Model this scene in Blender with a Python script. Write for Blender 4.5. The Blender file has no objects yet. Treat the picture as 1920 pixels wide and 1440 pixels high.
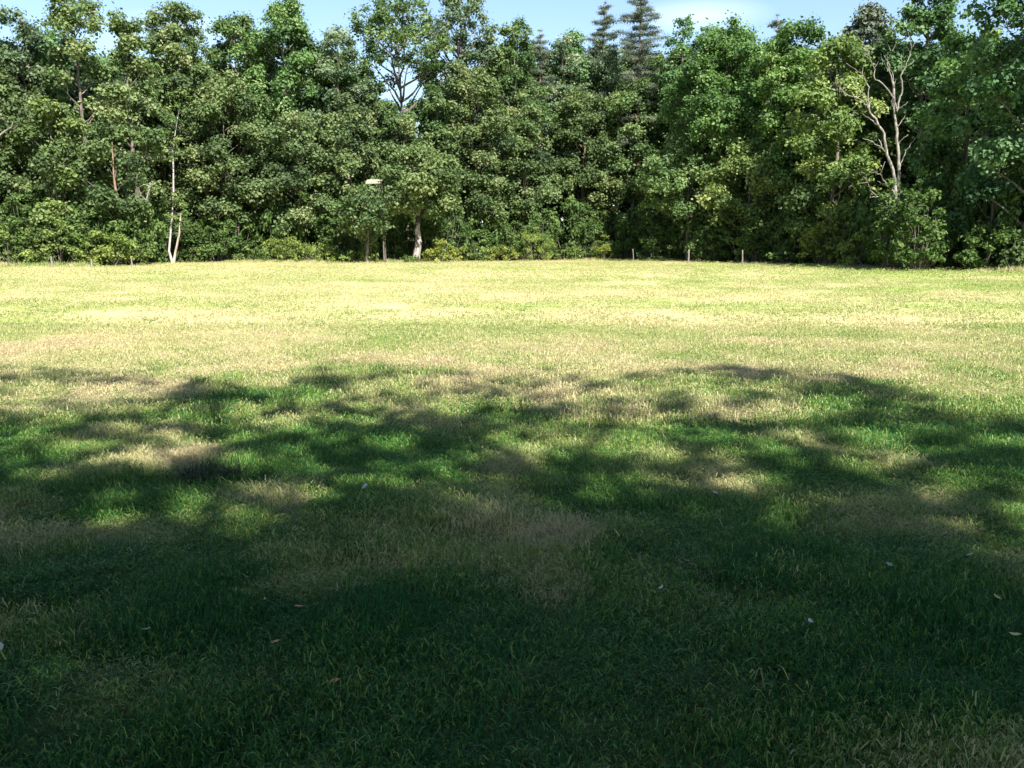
import bpy, math, random
import numpy as np
from mathutils import Vector

# ------------------------------------------------------------------ camera, sky, sun, exposure
SC = bpy.context.scene
COL = SC.collection
CAM_H = 1.5
PITCH = math.radians(8.4)
FPX = 1750.0                       # focal length in pixels of the 1920 px wide photograph
cam_data = bpy.data.cameras.new("camera")
cam = bpy.data.objects.new("camera", cam_data)
COL.objects.link(cam)
cam.location = (0, 0, CAM_H)
cam.rotation_euler = (math.radians(90) - PITCH, 0, 0)
cam_data.sensor_width = 36.0
cam_data.lens = 36.0 * FPX / 1920.0
cam_data.clip_start = 0.05
cam_data.clip_end = 3000
SC.camera = cam

SUN_EL = math.radians(46)
SUN_AZ = math.radians(24)          # sun behind the camera, this far to its right
SUN = Vector((math.sin(SUN_AZ) * math.cos(SUN_EL), -math.cos(SUN_AZ) * math.cos(SUN_EL), math.sin(SUN_EL)))
world = bpy.data.worlds.new("World")
SC.world = world
world.use_nodes = True
wn = world.node_tree
wn.nodes.clear()
w_out = wn.nodes.new("ShaderNodeOutputWorld")
w_bg = wn.nodes.new("ShaderNodeBackground")
w_sky = wn.nodes.new("ShaderNodeTexSky")
w_sky.sky_type = 'NISHITA'
w_sky.sun_disc = False
w_sky.sun_elevation = SUN_EL
w_sky.sun_rotation = math.radians(180) - SUN_AZ
w_sky.air_density = 1.0
w_sky.dust_density = 0.6
w_sky.ozone_density = 2.0
w_bg.inputs["Strength"].default_value = 0.070
# thin cirrus: streaky noise over the whole sky
w_tc = wn.nodes.new("ShaderNodeTexCoord")
w_map = wn.nodes.new("ShaderNodeMapping")
w_map.inputs["Scale"].default_value = (2.2, 2.2, 9.0)
w_map.inputs["Location"].default_value = (0.35, 0.2, 0.1)
w_no = wn.nodes.new("ShaderNodeTexNoise")
w_no.inputs["Scale"].default_value = 1.6
w_no.inputs["Detail"].default_value = 6
w_ramp = wn.nodes.new("ShaderNodeMapRange")
w_ramp.inputs["From Min"].default_value = 0.50
w_ramp.inputs["From Max"].default_value = 0.80
w_ramp.inputs["To Max"].default_value = 0.4
w_mix = wn.nodes.new("ShaderNodeMix")
w_mix.data_type = 'RGBA'
w_mix.inputs[7].default_value = (9.0, 9.6, 10.2, 1)
wn.links.new(w_tc.outputs["Generated"], w_map.inputs[0])
wn.links.new(w_map.outputs[0], w_no.inputs["Vector"])
wn.links.new(w_no.outputs[0], w_ramp.inputs[0])
# one brighter wisp low in the northern sky
_cd = Vector(((1310 - 960) / FPX, math.cos(PITCH) + 690 / FPX * math.sin(PITCH), -math.sin(PITCH) + 690 / FPX * math.cos(PITCH))).normalized()
w_sub = wn.nodes.new("ShaderNodeVectorMath"); w_sub.operation = 'SUBTRACT'; w_sub.inputs[1].default_value = _cd
w_scl = wn.nodes.new("ShaderNodeVectorMath"); w_scl.operation = 'MULTIPLY'; w_scl.inputs[1].default_value = (20, 5, 85)
w_len = wn.nodes.new("ShaderNodeVectorMath"); w_len.operation = 'LENGTH'
w_wis = wn.nodes.new("ShaderNodeMapRange"); w_wis.inputs["From Min"].default_value = 1.5; w_wis.inputs["From Max"].default_value = .1
w_wis.inputs["To Max"].default_value = .42
w_n2 = wn.nodes.new("ShaderNodeMath"); w_n2.operation = 'MULTIPLY'
w_add = wn.nodes.new("ShaderNodeMath"); w_add.operation = 'MULTIPLY_ADD'; w_add.inputs[1].default_value = 1.6; w_add.use_clamp = True
wn.links.new(w_tc.outputs["Generated"], w_sub.inputs[0]); wn.links.new(w_sub.outputs[0], w_scl.inputs[0])
wn.links.new(w_scl.outputs[0], w_len.inputs[0]); wn.links.new(w_len.outputs["Value"], w_wis.inputs[0])
wn.links.new(w_wis.outputs[0], w_n2.inputs[0]); wn.links.new(w_no.outputs[0], w_n2.inputs[1])
wn.links.new(w_n2.outputs[0], w_add.inputs[0]); wn.links.new(w_ramp.outputs[0], w_add.inputs[2])
wn.links.new(w_add.outputs[0], w_mix.inputs[0])
wn.links.new(w_sky.outputs[0], w_mix.inputs[6])
wn.links.new(w_mix.outputs[2], w_bg.inputs[0])
wn.links.new(w_bg.outputs[0], w_out.inputs[0])

sun_data = bpy.data.lights.new("sun", 'SUN')
sun_data.energy = 5.0
sun_data.angle = math.radians(0.53)
sun_data.color = (1.0, 0.95, 0.86)
sun = bpy.data.objects.new("sun", sun_data)
COL.objects.link(sun)
sun.rotation_euler = (-SUN).to_track_quat('-Z', 'Y').to_euler()

SC.view_settings.view_transform = 'Standard'
SC.view_settings.look = 'None'
SC.view_settings.gamma = 1
SC.view_settings.use_curve_mapping = False
SC.view_settings.exposure = 1.74

# ------------------------------------------------------------------ helpers
random.seed(7)
CP, SP = math.cos(PITCH), math.sin(PITCH)


def ray(u, v):
    x, yu = (u - 960) / FPX, (720 - v) / FPX
    return np.array([x, CP + yu * SP, -SP + yu * CP])


def on_ground(u, v):
    d = ray(u, v)
    t = CAM_H / -d[2]
    return np.array([d[0] * t, d[1] * t, 0.0])


def at_depth(u, v, Y):
    d = ray(u, v)
    t = Y / d[1]
    return np.array([d[0] * t, Y, CAM_H + d[2] * t])


def to_px(P):
    """ground or space points -> pixel coordinates of the photograph (used once, to read where shade falls)"""
    x, y, z = P[..., 0], P[..., 1], P[..., 2] - CAM_H
    dep = y * CP - z * SP
    up = y * SP + z * CP
    dep = np.where(dep < 0.3, 0.3, dep)
    return 960 + FPX * x / dep, 720 - FPX * up / dep


_lat = np.random.default_rng(99).random((256, 256))


def vnoise(x, y):
    x = np.asarray(x, float); y = np.asarray(y, float)
    xi = np.floor(x).astype(int); yi = np.floor(y).astype(int)
    fx = x - xi; fy = y - yi
    fx = fx * fx * (3 - 2 * fx); fy = fy * fy * (3 - 2 * fy)
    a = _lat[xi & 255, yi & 255]; b = _lat[(xi + 1) & 255, yi & 255]
    c = _lat[xi & 255, (yi + 1) & 255]; d = _lat[(xi + 1) & 255, (yi + 1) & 255]
    return (a * (1 - fx) + b * fx) * (1 - fy) + (c * (1 - fx) + d * fx) * fy


def fbm(x, y, o=4):
    s = 0; a = 1; t = 0
    for i in range(o):
        s = s + a * vnoise(x * 2 ** i + 17.3 * i, y * 2 ** i + 5.1 * i); t += a; a *= .5
    return s / t


def smooth(a, b, x):
    t = np.clip((x - a) / (b - a), 0, 1)
    return t * t * (3 - 2 * t)


def blob(x, y, u, v, su, sv):
    """a soft spot on the field: centre and size read at pixel (u, v), held as metres on the ground"""
    g = on_ground(u, v)
    sx = su / FPX * math.hypot(g[1], CAM_H)
    sy = abs(on_ground(u, v - sv)[1] - on_ground(u, v + sv)[1]) / 2
    return np.exp(-(((x - g[0]) / sx) ** 2 + ((y - g[1]) / sy) ** 2))


STRAW = [(190, 745, 110, 30, 1.0), (360, 860, 75, 14, .7), (250, 880, 90, 22, .5), (120, 650, 120, 25, .8), (480, 690, 90, 14, .7),
         (350, 640, 150, 30, .45), (830, 690, 90, 12, .6), (1040, 655, 220, 14, .6), (1320, 610, 160, 12, .5), (1380, 900, 60, 20, .8),
         (1400, 775, 90, 12, .6), (880, 1000, 90, 16, .3), (1050, 1010, 90, 20, .35), (560, 1110, 120, 20, .5), (1010, 1130, 110, 22, .7),
         (1320, 1160, 120, 18, .4), (1060, 745, 70, 10, .5), (1440, 700, 170, 10, .5), (530, 960, 90, 12, .5), (250, 1330, 160, 40, .6),
         (200, 1020, 90, 20, .45), (1800, 650, 180, 10, .4), (90, 960, 60, 14, .3), (740, 800, 60, 8, .5), (250, 825, 110, 20, .8), (330, 880, 90, 18, .8), (520, 930, 70, 16, .5), (1600, 990, 90, 14, .35)]
GREEN = [(480, 745, 110, 14, .8), (1640, 830, 70, 16, .9), (1490, 960, 45, 14, .9), (1850, 850, 100, 24, .6), (750, 700, 120, 12, .5),
         (1250, 1230, 300, 60, .6), (350, 980, 120, 22, .4), (700, 1200, 260, 60, .7), (1700, 1250, 300, 70, .7), (1300, 830, 90, 18, .4),  # the wide low spots also deepen the foreground shade through colour
         (1560, 760, 120, 10, .3), (700, 850, 200, 30, .3)]


def straw_at(x, y):
    n = fbm(x * .55 + 3, y * .42 + 8, 4) * .75 + fbm(x * 2.1, y * 1.7 + 40, 3) * .35
    far = smooth(6, 10.5, y)
    s = smooth(.50, .80, n) * (.54 - .18 * smooth(7, 14, y))
    s = s + far * (.43 + .12 * (fbm(x * .05 + 9, y * .30, 3) - .5) * 2)
    s = s - (1 - smooth(2.8, 6.5, y)) * .16 - smooth(0, 30, x) * far * .10
    for (u, v, a, b, w) in STRAW:
        s = s + w * (.75 if v > 705 else .45) * blob(x, y, u, v, a, b)
    for (u, v, a, b, w) in GREEN:
        s = s - w * .7 * blob(x, y, u, v, a, b)
    m = fbm(x * 3.7 + 20, y * 3.3 + 9, 3)
    s = s * (1 + (1 - smooth(9, 16, y)) * 2.6 * (m - .5))
    return np.clip(s, 0, 1)


def height(x, y):
    near = np.exp(-np.maximum(np.hypot(x, y) - 4, 0) / 18.)
    h = (fbm(x * .9, y * .9, 3) - .5) * .10 * near + (fbm(x * 3.3 + 5, y * 3.3, 2) - .5) * .10 * near
    h = h + (fbm(x * .13 + 7, y * .16, 2) - .5) * .12
    h = h + .10 * blob(x, y, 1400, 772, 110, 9) + .06 * blob(x, y, 1180, 780, 60, 8) + .07 * blob(x, y, 1830, 790, 90, 7)
    h = h + .06 * blob(x, y, 470, 890, 60, 14) - .09 * blob(x, y, 385, 890, 26, 10)
    h = h + .05 * blob(x, y, 880, 990, 120, 14) + .05 * blob(x, y, 1000, 1010, 120, 14)
    return h


def link(o, parent=None):
    COL.objects.link(o)
    if parent is not None:
        o.parent = parent
    return o


def mesh_np(name, V, faces, attrs=None, smooth_shade=False):
    """faces: list of (n_sides, index array) blocks"""
    me = bpy.data.meshes.new(name)
    V = np.asarray(V, dtype=np.float32)
    me.vertices.add(len(V))
    me.vertices.foreach_set("co", V.ravel())
    loops = np.concatenate([np.asarray(f, dtype=np.int32).ravel() for n, f in faces])
    tot = np.concatenate([np.full(len(f), n, dtype=np.int32) for n, f in faces])
    start = np.concatenate([[0], np.cumsum(tot)[:-1]]).astype(np.int32)
    me.loops.add(len(loops))
    me.loops.foreach_set("vertex_index", loops)
    me.polygons.add(len(tot))
    me.polygons.foreach_set("loop_start", start)
    me.polygons.foreach_set("loop_total", tot)
    me.polygons.foreach_set("use_smooth", np.full(len(tot), smooth_shade))
    if attrs:
        for k, a in attrs.items():
            at = me.attributes.new(k, 'FLOAT', 'POINT')
            at.data.foreach_set("value", np.asarray(a, dtype=np.float32))
    me.update(calc_edges=True)
    return me


def obj(name, me, mat, parent=None, loc=None):
    o = bpy.data.objects.new(name, me)
    if mat is not None and len(me.materials) == 0:
        me.materials.append(mat)
    if loc is not None:
        o.location = loc
    return link(o, parent)


def tag(o, label=None, cat=None, group=None, kind=None):
    if label: o["label"] = label
    if cat: o["category"] = cat
    if group: o["group"] = group
    if kind: o["kind"] = kind
    return o


def empty(name, loc, label, cat, group=None):
    o = bpy.data.objects.new(name, None)
    o.location = tuple(float(c) for c in loc)
    o.empty_display_size = .3
    link(o)
    return tag(o, label, cat, group)


class Tubes:
    def __init__(s):
        s.V = []; s.F = []; s.T = []; s.n = 0

    def add(s, pts, rad, sides=6, rng=None, cap=True):
        pts = np.asarray(pts, float); rad = np.asarray(rad, float)
        k = len(pts)
        tan = np.gradient(pts, axis=0)
        tan /= np.linalg.norm(tan, axis=1)[:, None] + 1e-9
        ref = np.array([0.31, .95, .05]) if abs(tan[0][2]) > .6 else np.array([0, 0, 1.])
        a = np.cross(tan, ref); a /= np.linalg.norm(a, axis=1)[:, None] + 1e-9
        b = np.cross(tan, a)
        th = np.arange(sides) * 2 * np.pi / sides
        r = rad[:, None] * np.ones(sides)[None]
        if rng is not None:
            r = r * (1 + rng.normal(0, .07, (k, sides)))
        ring = pts[:, None, :] + r[..., None] * (np.cos(th)[None, :, None] * a[:, None, :] + np.sin(th)[None, :, None] * b[:, None, :])
        s.V.append(ring.reshape(-1, 3))
        i = np.arange(k - 1)[:, None] * sides; j = np.arange(sides)[None]
        j2 = (j + 1) % sides
        q = np.stack([i + j, i + j2, i + sides + j2, i + sides + j], -1).reshape(-1, 4) + s.n
        s.F.append(q)
        s.n += k * sides
        if cap:
            s.V.append(pts[-1:] + tan[-1:] * rad[-1]); tip = s.n; s.n += 1
            base = tip - sides
            s.T.append(np.stack([np.arange(sides) + base, (np.arange(sides) + 1) % sides + base, np.full(sides, tip)], -1))

    def mesh(s, name):
        fs = [(4, np.concatenate(s.F))]
        if s.T: fs.append((3, np.concatenate(s.T)))
        return mesh_np(name, np.concatenate(s.V), fs, None, True)


def bend(p0, p1, n, rng, amp=.12, sag=0.):
    p0 = np.asarray(p0, float); p1 = np.asarray(p1, float)
    t = np.linspace(0, 1, n)[:, None]
    L = np.linalg.norm(p1 - p0)
    off = rng.normal(0, amp * L, (n, 3)) * .5
    off = np.cumsum(off, axis=0) * .5
    off -= t * off[-1]
    off[0] = 0
    P = p0 * (1 - t) + p1 * t + off * np.sin(np.pi * t)
    P[:, 2] += (sag * L * np.sin(np.pi * t))[:, 0]
    return P


def leaf_cloud(name, C, R, N, size, rng, flat=.75, up=.45, aspect=.74, tones=None, droop=0., cull=None):
    """C clump centres, R radii, N leaves in each; every leaf is a small folded blade of its own"""
    C = np.asarray(C, float); R = np.asarray(R, float); N = np.asarray(N, int)
    idx = np.repeat(np.arange(len(C)), N)
    n = len(idx)
    d = rng.normal(size=(n, 3)); d /= np.linalg.norm(d, axis=1)[:, None]
    d[:, 2] = np.where((d[:, 2] < -.2) & (rng.random(n) < .6), -d[:, 2], d[:, 2])
    rr = R[idx] * (rng.random(n) ** .45) * (1 + .32 * rng.normal(size=n))
    p = C[idx] + d * rr[:, None] * np.array([1, 1, flat])
    if cull is not None:
        ok = cull(p, rng); p, d, idx = p[ok], d[ok], idx[ok]; n = len(p)
    nor = d * .7 + rng.normal(0, .55, (n, 3)) + np.array([0, 0, up])
    nor /= np.linalg.norm(nor, axis=1)[:, None]
    t = np.cross(nor, rng.normal(size=(n, 3))); t[:, 2] -= droop
    t /= np.linalg.norm(t, axis=1)[:, None] + 1e-9
    b = np.cross(nor, t)
    s = size * (.6 + .8 * rng.random(n))[:, None]
    fold = nor * s * .18
    V = np.stack([p - t * s, p + b * s * aspect + fold, p + t * s, p - b * s * aspect + fold], 1).reshape(-1, 3)
    k = np.arange(n)[:, None] * 4
    F = np.concatenate([k + np.array([[0, 1, 2]]), k + np.array([[0, 2, 3]])])
    ct = rng.normal(0, .16, len(C)) if tones is None else np.asarray(tones)
    tone = np.clip(.5 + ct[idx] * 1.5 + rng.normal(0, .10, n), 0, 1)
    return mesh_np(name, V, [(3, F)], {"tone": np.repeat(tone, 4)})


# ------------------------------------------------------------------ materials
def nodes(name):
    m = bpy.data.materials.new(name)
    m.use_nodes = True
    nt = m.node_tree
    nt.nodes.clear()
    out = nt.nodes.new("ShaderNodeOutputMaterial")
    return m, nt, out


def N(nt, kind, **kw):
    n = nt.nodes.new(kind)
    for k, v in kw.items():
        setattr(n, k, v)
    return n


def ramp(nt, stops, src=None):
    r = nt.nodes.new("ShaderNodeValToRGB")
    el = r.color_ramp.elements
    while len(el) < len(stops): el.new(.5)
    for e, (p, c) in zip(el, stops):
        e.position = p; e.color = (*c, 1)
    if src is not None: nt.links.new(src, r.inputs[0])
    return r


def leaf_material(name, dark, mid, light, trans=.34, rough=.7):
    m, nt, out = nodes(name)
    L = nt.links.new
    at = N(nt, "ShaderNodeAttribute", attribute_name="tone")
    r = ramp(nt, [(0.05, dark), (.5, mid), (.95, light)], at.outputs["Fac"])
    oi = N(nt, "ShaderNodeObjectInfo")
    mul = N(nt, "ShaderNodeMix", data_type='RGBA', blend_type='MULTIPLY')
    mul.inputs[0].default_value = 1
    L(r.outputs[0], mul.inputs[6]); L(oi.outputs["Color"], mul.inputs[7])
    pb = N(nt, "ShaderNodeBsdfPrincipled")
    pb.inputs["Roughness"].default_value = rough
    pb.inputs["Specular IOR Level"].default_value = .22
    tr = N(nt, "ShaderNodeBsdfTranslucent")
    warm = N(nt, "ShaderNodeMix", data_type='RGBA', blend_type='MULTIPLY')
    warm.inputs[0].default_value = 1
    warm.inputs[7].default_value = (1.25, 1.35, .55, 1)
    L(mul.outputs[2], pb.inputs["Base Color"]); L(mul.outputs[2], warm.inputs[6]); L(warm.outputs[2], tr.inputs[0])
    mx = N(nt, "ShaderNodeMixShader"); mx.inputs[0].default_value = trans
    L(pb.outputs[0], mx.inputs[1]); L(tr.outputs[0], mx.inputs[2]); L(mx.outputs[0], out.inputs[0])
    return m


def bark_material(name, c1, c2, scale=6., zs=.25, rough=.9, marks=None):
    m, nt, out = nodes(name)
    L = nt.links.new
    tc = N(nt, "ShaderNodeTexCoord")
    mp = N(nt, "ShaderNodeMapping"); mp.inputs["Scale"].default_value = (scale, scale, scale * zs)
    no = N(nt, "ShaderNodeTexNoise"); no.inputs["Detail"].default_value = 5; no.inputs["Scale"].default_value = 1.5
    L(tc.outputs["Object"], mp.inputs[0]); L(mp.outputs[0], no.inputs["Vector"])
    r = ramp(nt, [(.32, c1), (.68, c2)], no.outputs[0])
    src = r.outputs[0]
    if marks:
        mp2 = N(nt, "ShaderNodeMapping"); mp2.inputs["Scale"].default_value = marks[1]
        n2 = N(nt, "ShaderNodeTexNoise"); n2.inputs["Scale"].default_value = 1.0; n2.inputs["Detail"].default_value = 3
        L(tc.outputs["Object"], mp2.inputs[0]); L(mp2.outputs[0], n2.inputs["Vector"])
        r2 = ramp(nt, [(marks[2], (0, 0, 0)), (marks[2] + .04, (1, 1, 1))], n2.outputs[0])
        mx = N(nt, "ShaderNodeMix", data_type='RGBA')
        L(r2.outputs[0], mx.inputs[0]); L(src, mx.inputs[6]); mx.inputs[7].default_value = (*marks[0], 1)
        src = mx.outputs[2]
    pb = N(nt, "ShaderNodeBsdfPrincipled"); pb.inputs["Roughness"].default_value = rough
    pb.inputs["Specular IOR Level"].default_value = .2
    bp = N(nt, "ShaderNodeBump"); bp.inputs["Strength"].default_value = .6; bp.inputs["Distance"].default_value = .03
    L(no.outputs[0], bp.inputs["Height"]); L(bp.outputs[0], pb.inputs["Normal"])
    L(src, pb.inputs["Base Color"]); L(pb.outputs[0], out.inputs[0])
    return m


M_OAK = leaf_material("oak_leaf", (.040, .064, .032), (.088, .136, .052), (.185, .215, .105))
M_SHRUB = leaf_material("shrub_leaf", (.050, .080, .025), (.105, .150, .045), (.19, .235, .08), trans=.38)
M_NEEDLE = leaf_material("needle", (.040, .060, .040), (.080, .105, .070), (.15, .17, .11), trans=.12, rough=.6)
M_BARK = bark_material("oak_bark", (.055, .045, .038), (.17, .15, .125))
M_BARK_PALE = bark_material("pale_bark", (.13, .11, .09), (.42, .37, .32), scale=4)
M_PINE_BARK = bark_material("pine_bark", (.12, .075, .055), (.27, .175, .13), scale=5)
M_BIRCH = bark_material("birch_bark", (.22, .20, .19), (.44, .41, .40), scale=3, marks=((.05, .045, .04), (5, 5, 9), .60))
M_DAPPLED = bark_material("sun_dappled_bark", (.15, .13, .115), (.34, .31, .28), scale=4, marks=((.035, .030, .032), (2.6, 2.6, 1.5), .50))  # sun dapple on the trunk, painted in as pale and dark patches
M_DEAD = bark_material("dead_wood", (.07, .062, .055), (.30, .275, .25), scale=5, zs=.4, marks=((.10, .085, .07), (3, 3, 2), .62))
M_POST = bark_material("weathered_post", (.09, .078, .07), (.25, .22, .20), scale=9, zs=.12)
M_BOARD = bark_material("weathered_board", (.22, .18, .13), (.36, .30, .22), scale=4, zs=3)


def grass_colors(nt, straw_socket, rnd_socket, g=1.0):
    """mix of green, yellow-green and straw by how dry the spot is and a per-blade value"""
    L = nt.links.new
    a = N(nt, "ShaderNodeMath", operation='MULTIPLY_ADD'); L(rnd_socket, a.inputs[0]); a.inputs[1].default_value = .50
    L(straw_socket, a.inputs[2])
    sub = N(nt, "ShaderNodeMath", operation='SUBTRACT'); L(a.outputs[0], sub.inputs[0]); sub.inputs[1].default_value = .22
    r = ramp(nt, [(0.0, (.015 * g, .094 * g, .020 * g)), (.16, (.056 * g, .172 * g, .018 * g)), (.34, (.20 * g, .275 * g, .055 * g)),  # darkest greens lowered so the colour deepens the foreground shade
                  (.54, (.345 * g, .335 * g, .155 * g)), (.80, (.47 * g, .42 * g, .22 * g)), (1.0, (.39 * g, .32 * g, .19 * g))], sub.outputs[0])
    return r.outputs[0]


def grass_material():
    m, nt, out = nodes("grass_blade")
    L = nt.links.new
    st = N(nt, "ShaderNodeAttribute", attribute_name="straw", attribute_type='INSTANCER')
    bl = N(nt, "ShaderNodeAttribute", attribute_name="tone")
    c = grass_colors(nt, st.outputs["Fac"], bl.outputs["Fac"])
    pb = N(nt, "ShaderNodeBsdfPrincipled"); pb.inputs["Roughness"].default_value = .5
    pb.inputs["Specular IOR Level"].default_value = .3
    tr = N(nt, "ShaderNodeBsdfTranslucent")
    mx = N(nt, "ShaderNodeMixShader"); mx.inputs[0].default_value = .35
    L(c, pb.inputs["Base Color"]); L(c, tr.inputs[0])
    L(pb.outputs[0], mx.inputs[1]); L(tr.outputs[0], mx.inputs[2]); L(mx.outputs[0], out.inputs[0])
    return m


def field_material():
    m, nt, out = nodes("field_turf")
    L = nt.links.new
    st = N(nt, "ShaderNodeAttribute", attribute_name="straw")
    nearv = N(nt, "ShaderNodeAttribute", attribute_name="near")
    geo = N(nt, "ShaderNodeNewGeometry")
    no = N(nt, "ShaderNodeTexNoise"); no.inputs["Scale"].default_value = 14; no.inputs["Detail"].default_value = 7
    no.inputs["Roughness"].default_value = .78
    L(geo.outputs["Position"], no.inputs["Vector"])
    # mowing swaths run across the field
    mp = N(nt, "ShaderNodeMapping"); mp.inputs["Scale"].default_value = (.10, .75, 1); mp.inputs["Rotation"].default_value = (0, 0, .05)
    n2 = N(nt, "ShaderNodeTexNoise"); n2.inputs["Scale"].default_value = 1; n2.inputs["Detail"].default_value = 4
    L(geo.outputs["Position"], mp.inputs[0]); L(mp.outputs[0], n2.inputs["Vector"])
    ad = N(nt, "ShaderNodeMath", operation='MULTIPLY_ADD'); L(n2.outputs[0], ad.inputs[0]); ad.inputs[1].default_value = .7
    L(no.outputs[0], ad.inputs[2])
    rr = N(nt, "ShaderNodeMapRange"); L(ad.outputs[0], rr.inputs[0]); rr.inputs[1].default_value = .55; rr.inputs[2].default_value = 1.15
    c = grass_colors(nt, st.outputs["Fac"], rr.outputs[0], 1.0)
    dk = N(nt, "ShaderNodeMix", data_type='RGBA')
    thatch = ramp(nt, [(.35, (.012, .016, .007)), (.65, (.085, .075, .040))], no.outputs[0])  # near thatch, coloured darker to deepen the foreground shade
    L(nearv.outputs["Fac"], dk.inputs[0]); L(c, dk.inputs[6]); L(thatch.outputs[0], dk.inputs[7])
    pb = N(nt, "ShaderNodeBsdfPrincipled"); pb.inputs["Roughness"].default_value = .95
    pb.inputs["Specular IOR Level"].default_value = .1
    bp = N(nt, "ShaderNodeBump"); bp.inputs["Strength"].default_value = .8; bp.inputs["Distance"].default_value = .04
    L(no.outputs[0], bp.inputs["Height"]); L(bp.outputs[0], pb.inputs["Normal"])
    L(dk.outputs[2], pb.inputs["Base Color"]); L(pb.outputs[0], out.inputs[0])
    return m


M_GRASS = grass_material()
M_FIELD = field_material()
M_FLOOR = bark_material("leaf_litter", (.030, .024, .016), (.085, .062, .040), scale=3, zs=1)

# ------------------------------------------------------------------ the field
gx = np.sinh(np.linspace(-1, 1, 281) * 7.5); gx = gx / gx.max() * 700
ty = np.linspace(-5.2, 7.3, 350)
gy = np.sinh(ty) / math.sinh(7.3) * 690 + 4.5
GX, GY = np.meshgrid(gx, gy, indexing='ij')
GZ = height(GX, GY) * (np.hypot(GX, GY) < 200) - .012 * (np.hypot(GX, GY) < 9)
nx, ny = GX.shape
ii = (np.arange(nx - 1)[:, None] * ny + np.arange(ny - 1)[None]).ravel()
F = np.stack([ii, ii + ny, ii + ny + 1, ii + 1], -1)
sx, sy = GX.ravel(), GY.ravel()
field_me = mesh_np("field", np.stack([sx, sy, GZ.ravel()], -1), [(4, F)],
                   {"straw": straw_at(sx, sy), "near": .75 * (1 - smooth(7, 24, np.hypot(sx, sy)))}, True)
field = tag(obj("field", field_me, M_FIELD), kind="structure")

# tree line: distance of the wood's edge as a function of the picture column
LU = [-700, -300, 0, 250, 300, 500, 800, 1000, 1120, 1200, 1320, 1450, 1620, 1700, 1920, 2100, 2600]
LY = [58, 62, 66, 67, 80, 84, 84, 92, 98, 94, 84, 76, 66, 60, 52, 47, 40]


def edge(u):
    return float(np.interp(u, LU, LY))


us = np.linspace(-700, 2600, 110)
fr = np.array([at_depth(u, 462, edge(u) + 1.0) for u in us])
fr[:, 1] += np.random.default_rng(5).normal(0, .35, len(us))
rows = []
for k, back in enumerate([0, 1.2, 4, 12, 30, 80, 200]):
    r_ = fr.copy(); r_[:, 1] += back; r_[:, 0] *= (r_[:, 1] / fr[:, 1])
    r_[:, 2] = height(r_[:, 0], r_[:, 1]) * (np.hypot(r_[:, 0], r_[:, 1]) < 200) + (0.02 if k == 0 else .06)
    rows.append(r_)
FV = np.concatenate(rows); nu = len(us)
ii = (np.arange(len(rows) - 1)[:, None] * nu + np.arange(nu - 1)[None]).ravel()
tag(obj("forest_floor", mesh_np("forest_floor", FV, [(4, np.stack([ii, ii + 1, ii + nu + 1, ii + nu], -1))], None, True), M_FLOOR), kind="structure")

# ------------------------------------------------------------------ grass
def blades_mesh(name, n, rad, hmin, hmax, wid, seed, lean=.35, flat=0., comb=None, tone=None):
    rng = np.random.default_rng(seed)
    a = rng.random(n) * 6.283; r = rad * np.sqrt(rng.random(n))
    base = np.stack([r * np.cos(a), r * np.sin(a), np.full(n, -.012)], -1)
    h = hmin + (hmax - hmin) * rng.random(n) ** 1.5
    la = rng.random(n) * 6.283
    ld = np.stack([np.cos(la), np.sin(la), np.zeros(n)], -1)
    if comb is not None:
        ld = ld * .6 + np.array(comb); ld /= np.linalg.norm(ld, axis=1)[:, None]
    ln = np.abs(rng.normal(0, lean, n)) + .08
    fl = rng.random(n) < flat
    ln = np.where(fl, 1.2 + rng.random(n) * .35, np.minimum(ln, 1.35))
    upv = np.array([0, 0, 1.])
    wd = np.cross(ld, upv); w = wid * (.6 + .8 * rng.random(n))
    wa = rng.normal(0, .7, n)[:, None]
    wd = wd * np.cos(wa) + ld * np.sin(wa)
    d1 = ld * np.sin(ln * .55)[:, None] + upv * np.cos(ln * .55)[:, None]
    d2 = ld * np.sin(ln * 1.25)[:, None] + upv * np.cos(ln * 1.25)[:, None]
    base[:, 2] += np.where(fl, .012 + .035 * rng.random(n), 0)
    m1 = base + d1 * (h * .5)[:, None]
    tp = m1 + d2 * (h * .5)[:, None]
    W = (wd * w[:, None])
    V = np.stack([base - W * .5, base + W * .5, m1 + W * .45, m1 - W * .45, tp], 1).reshape(-1, 3)
    k = np.arange(n)[:, None] * 5
    t = rng.random(n) if tone is None else np.clip(rng.normal(tone, .12, n), 0, 1)
    t = np.where(fl, np.clip(t + .1, 0, 1), t)
    return mesh_np(name, V, [(4, k + np.array([[0, 1, 2, 3]])), (3, k + np.array([[3, 2, 4]]))], {"tone": np.repeat(t, 5)})


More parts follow.
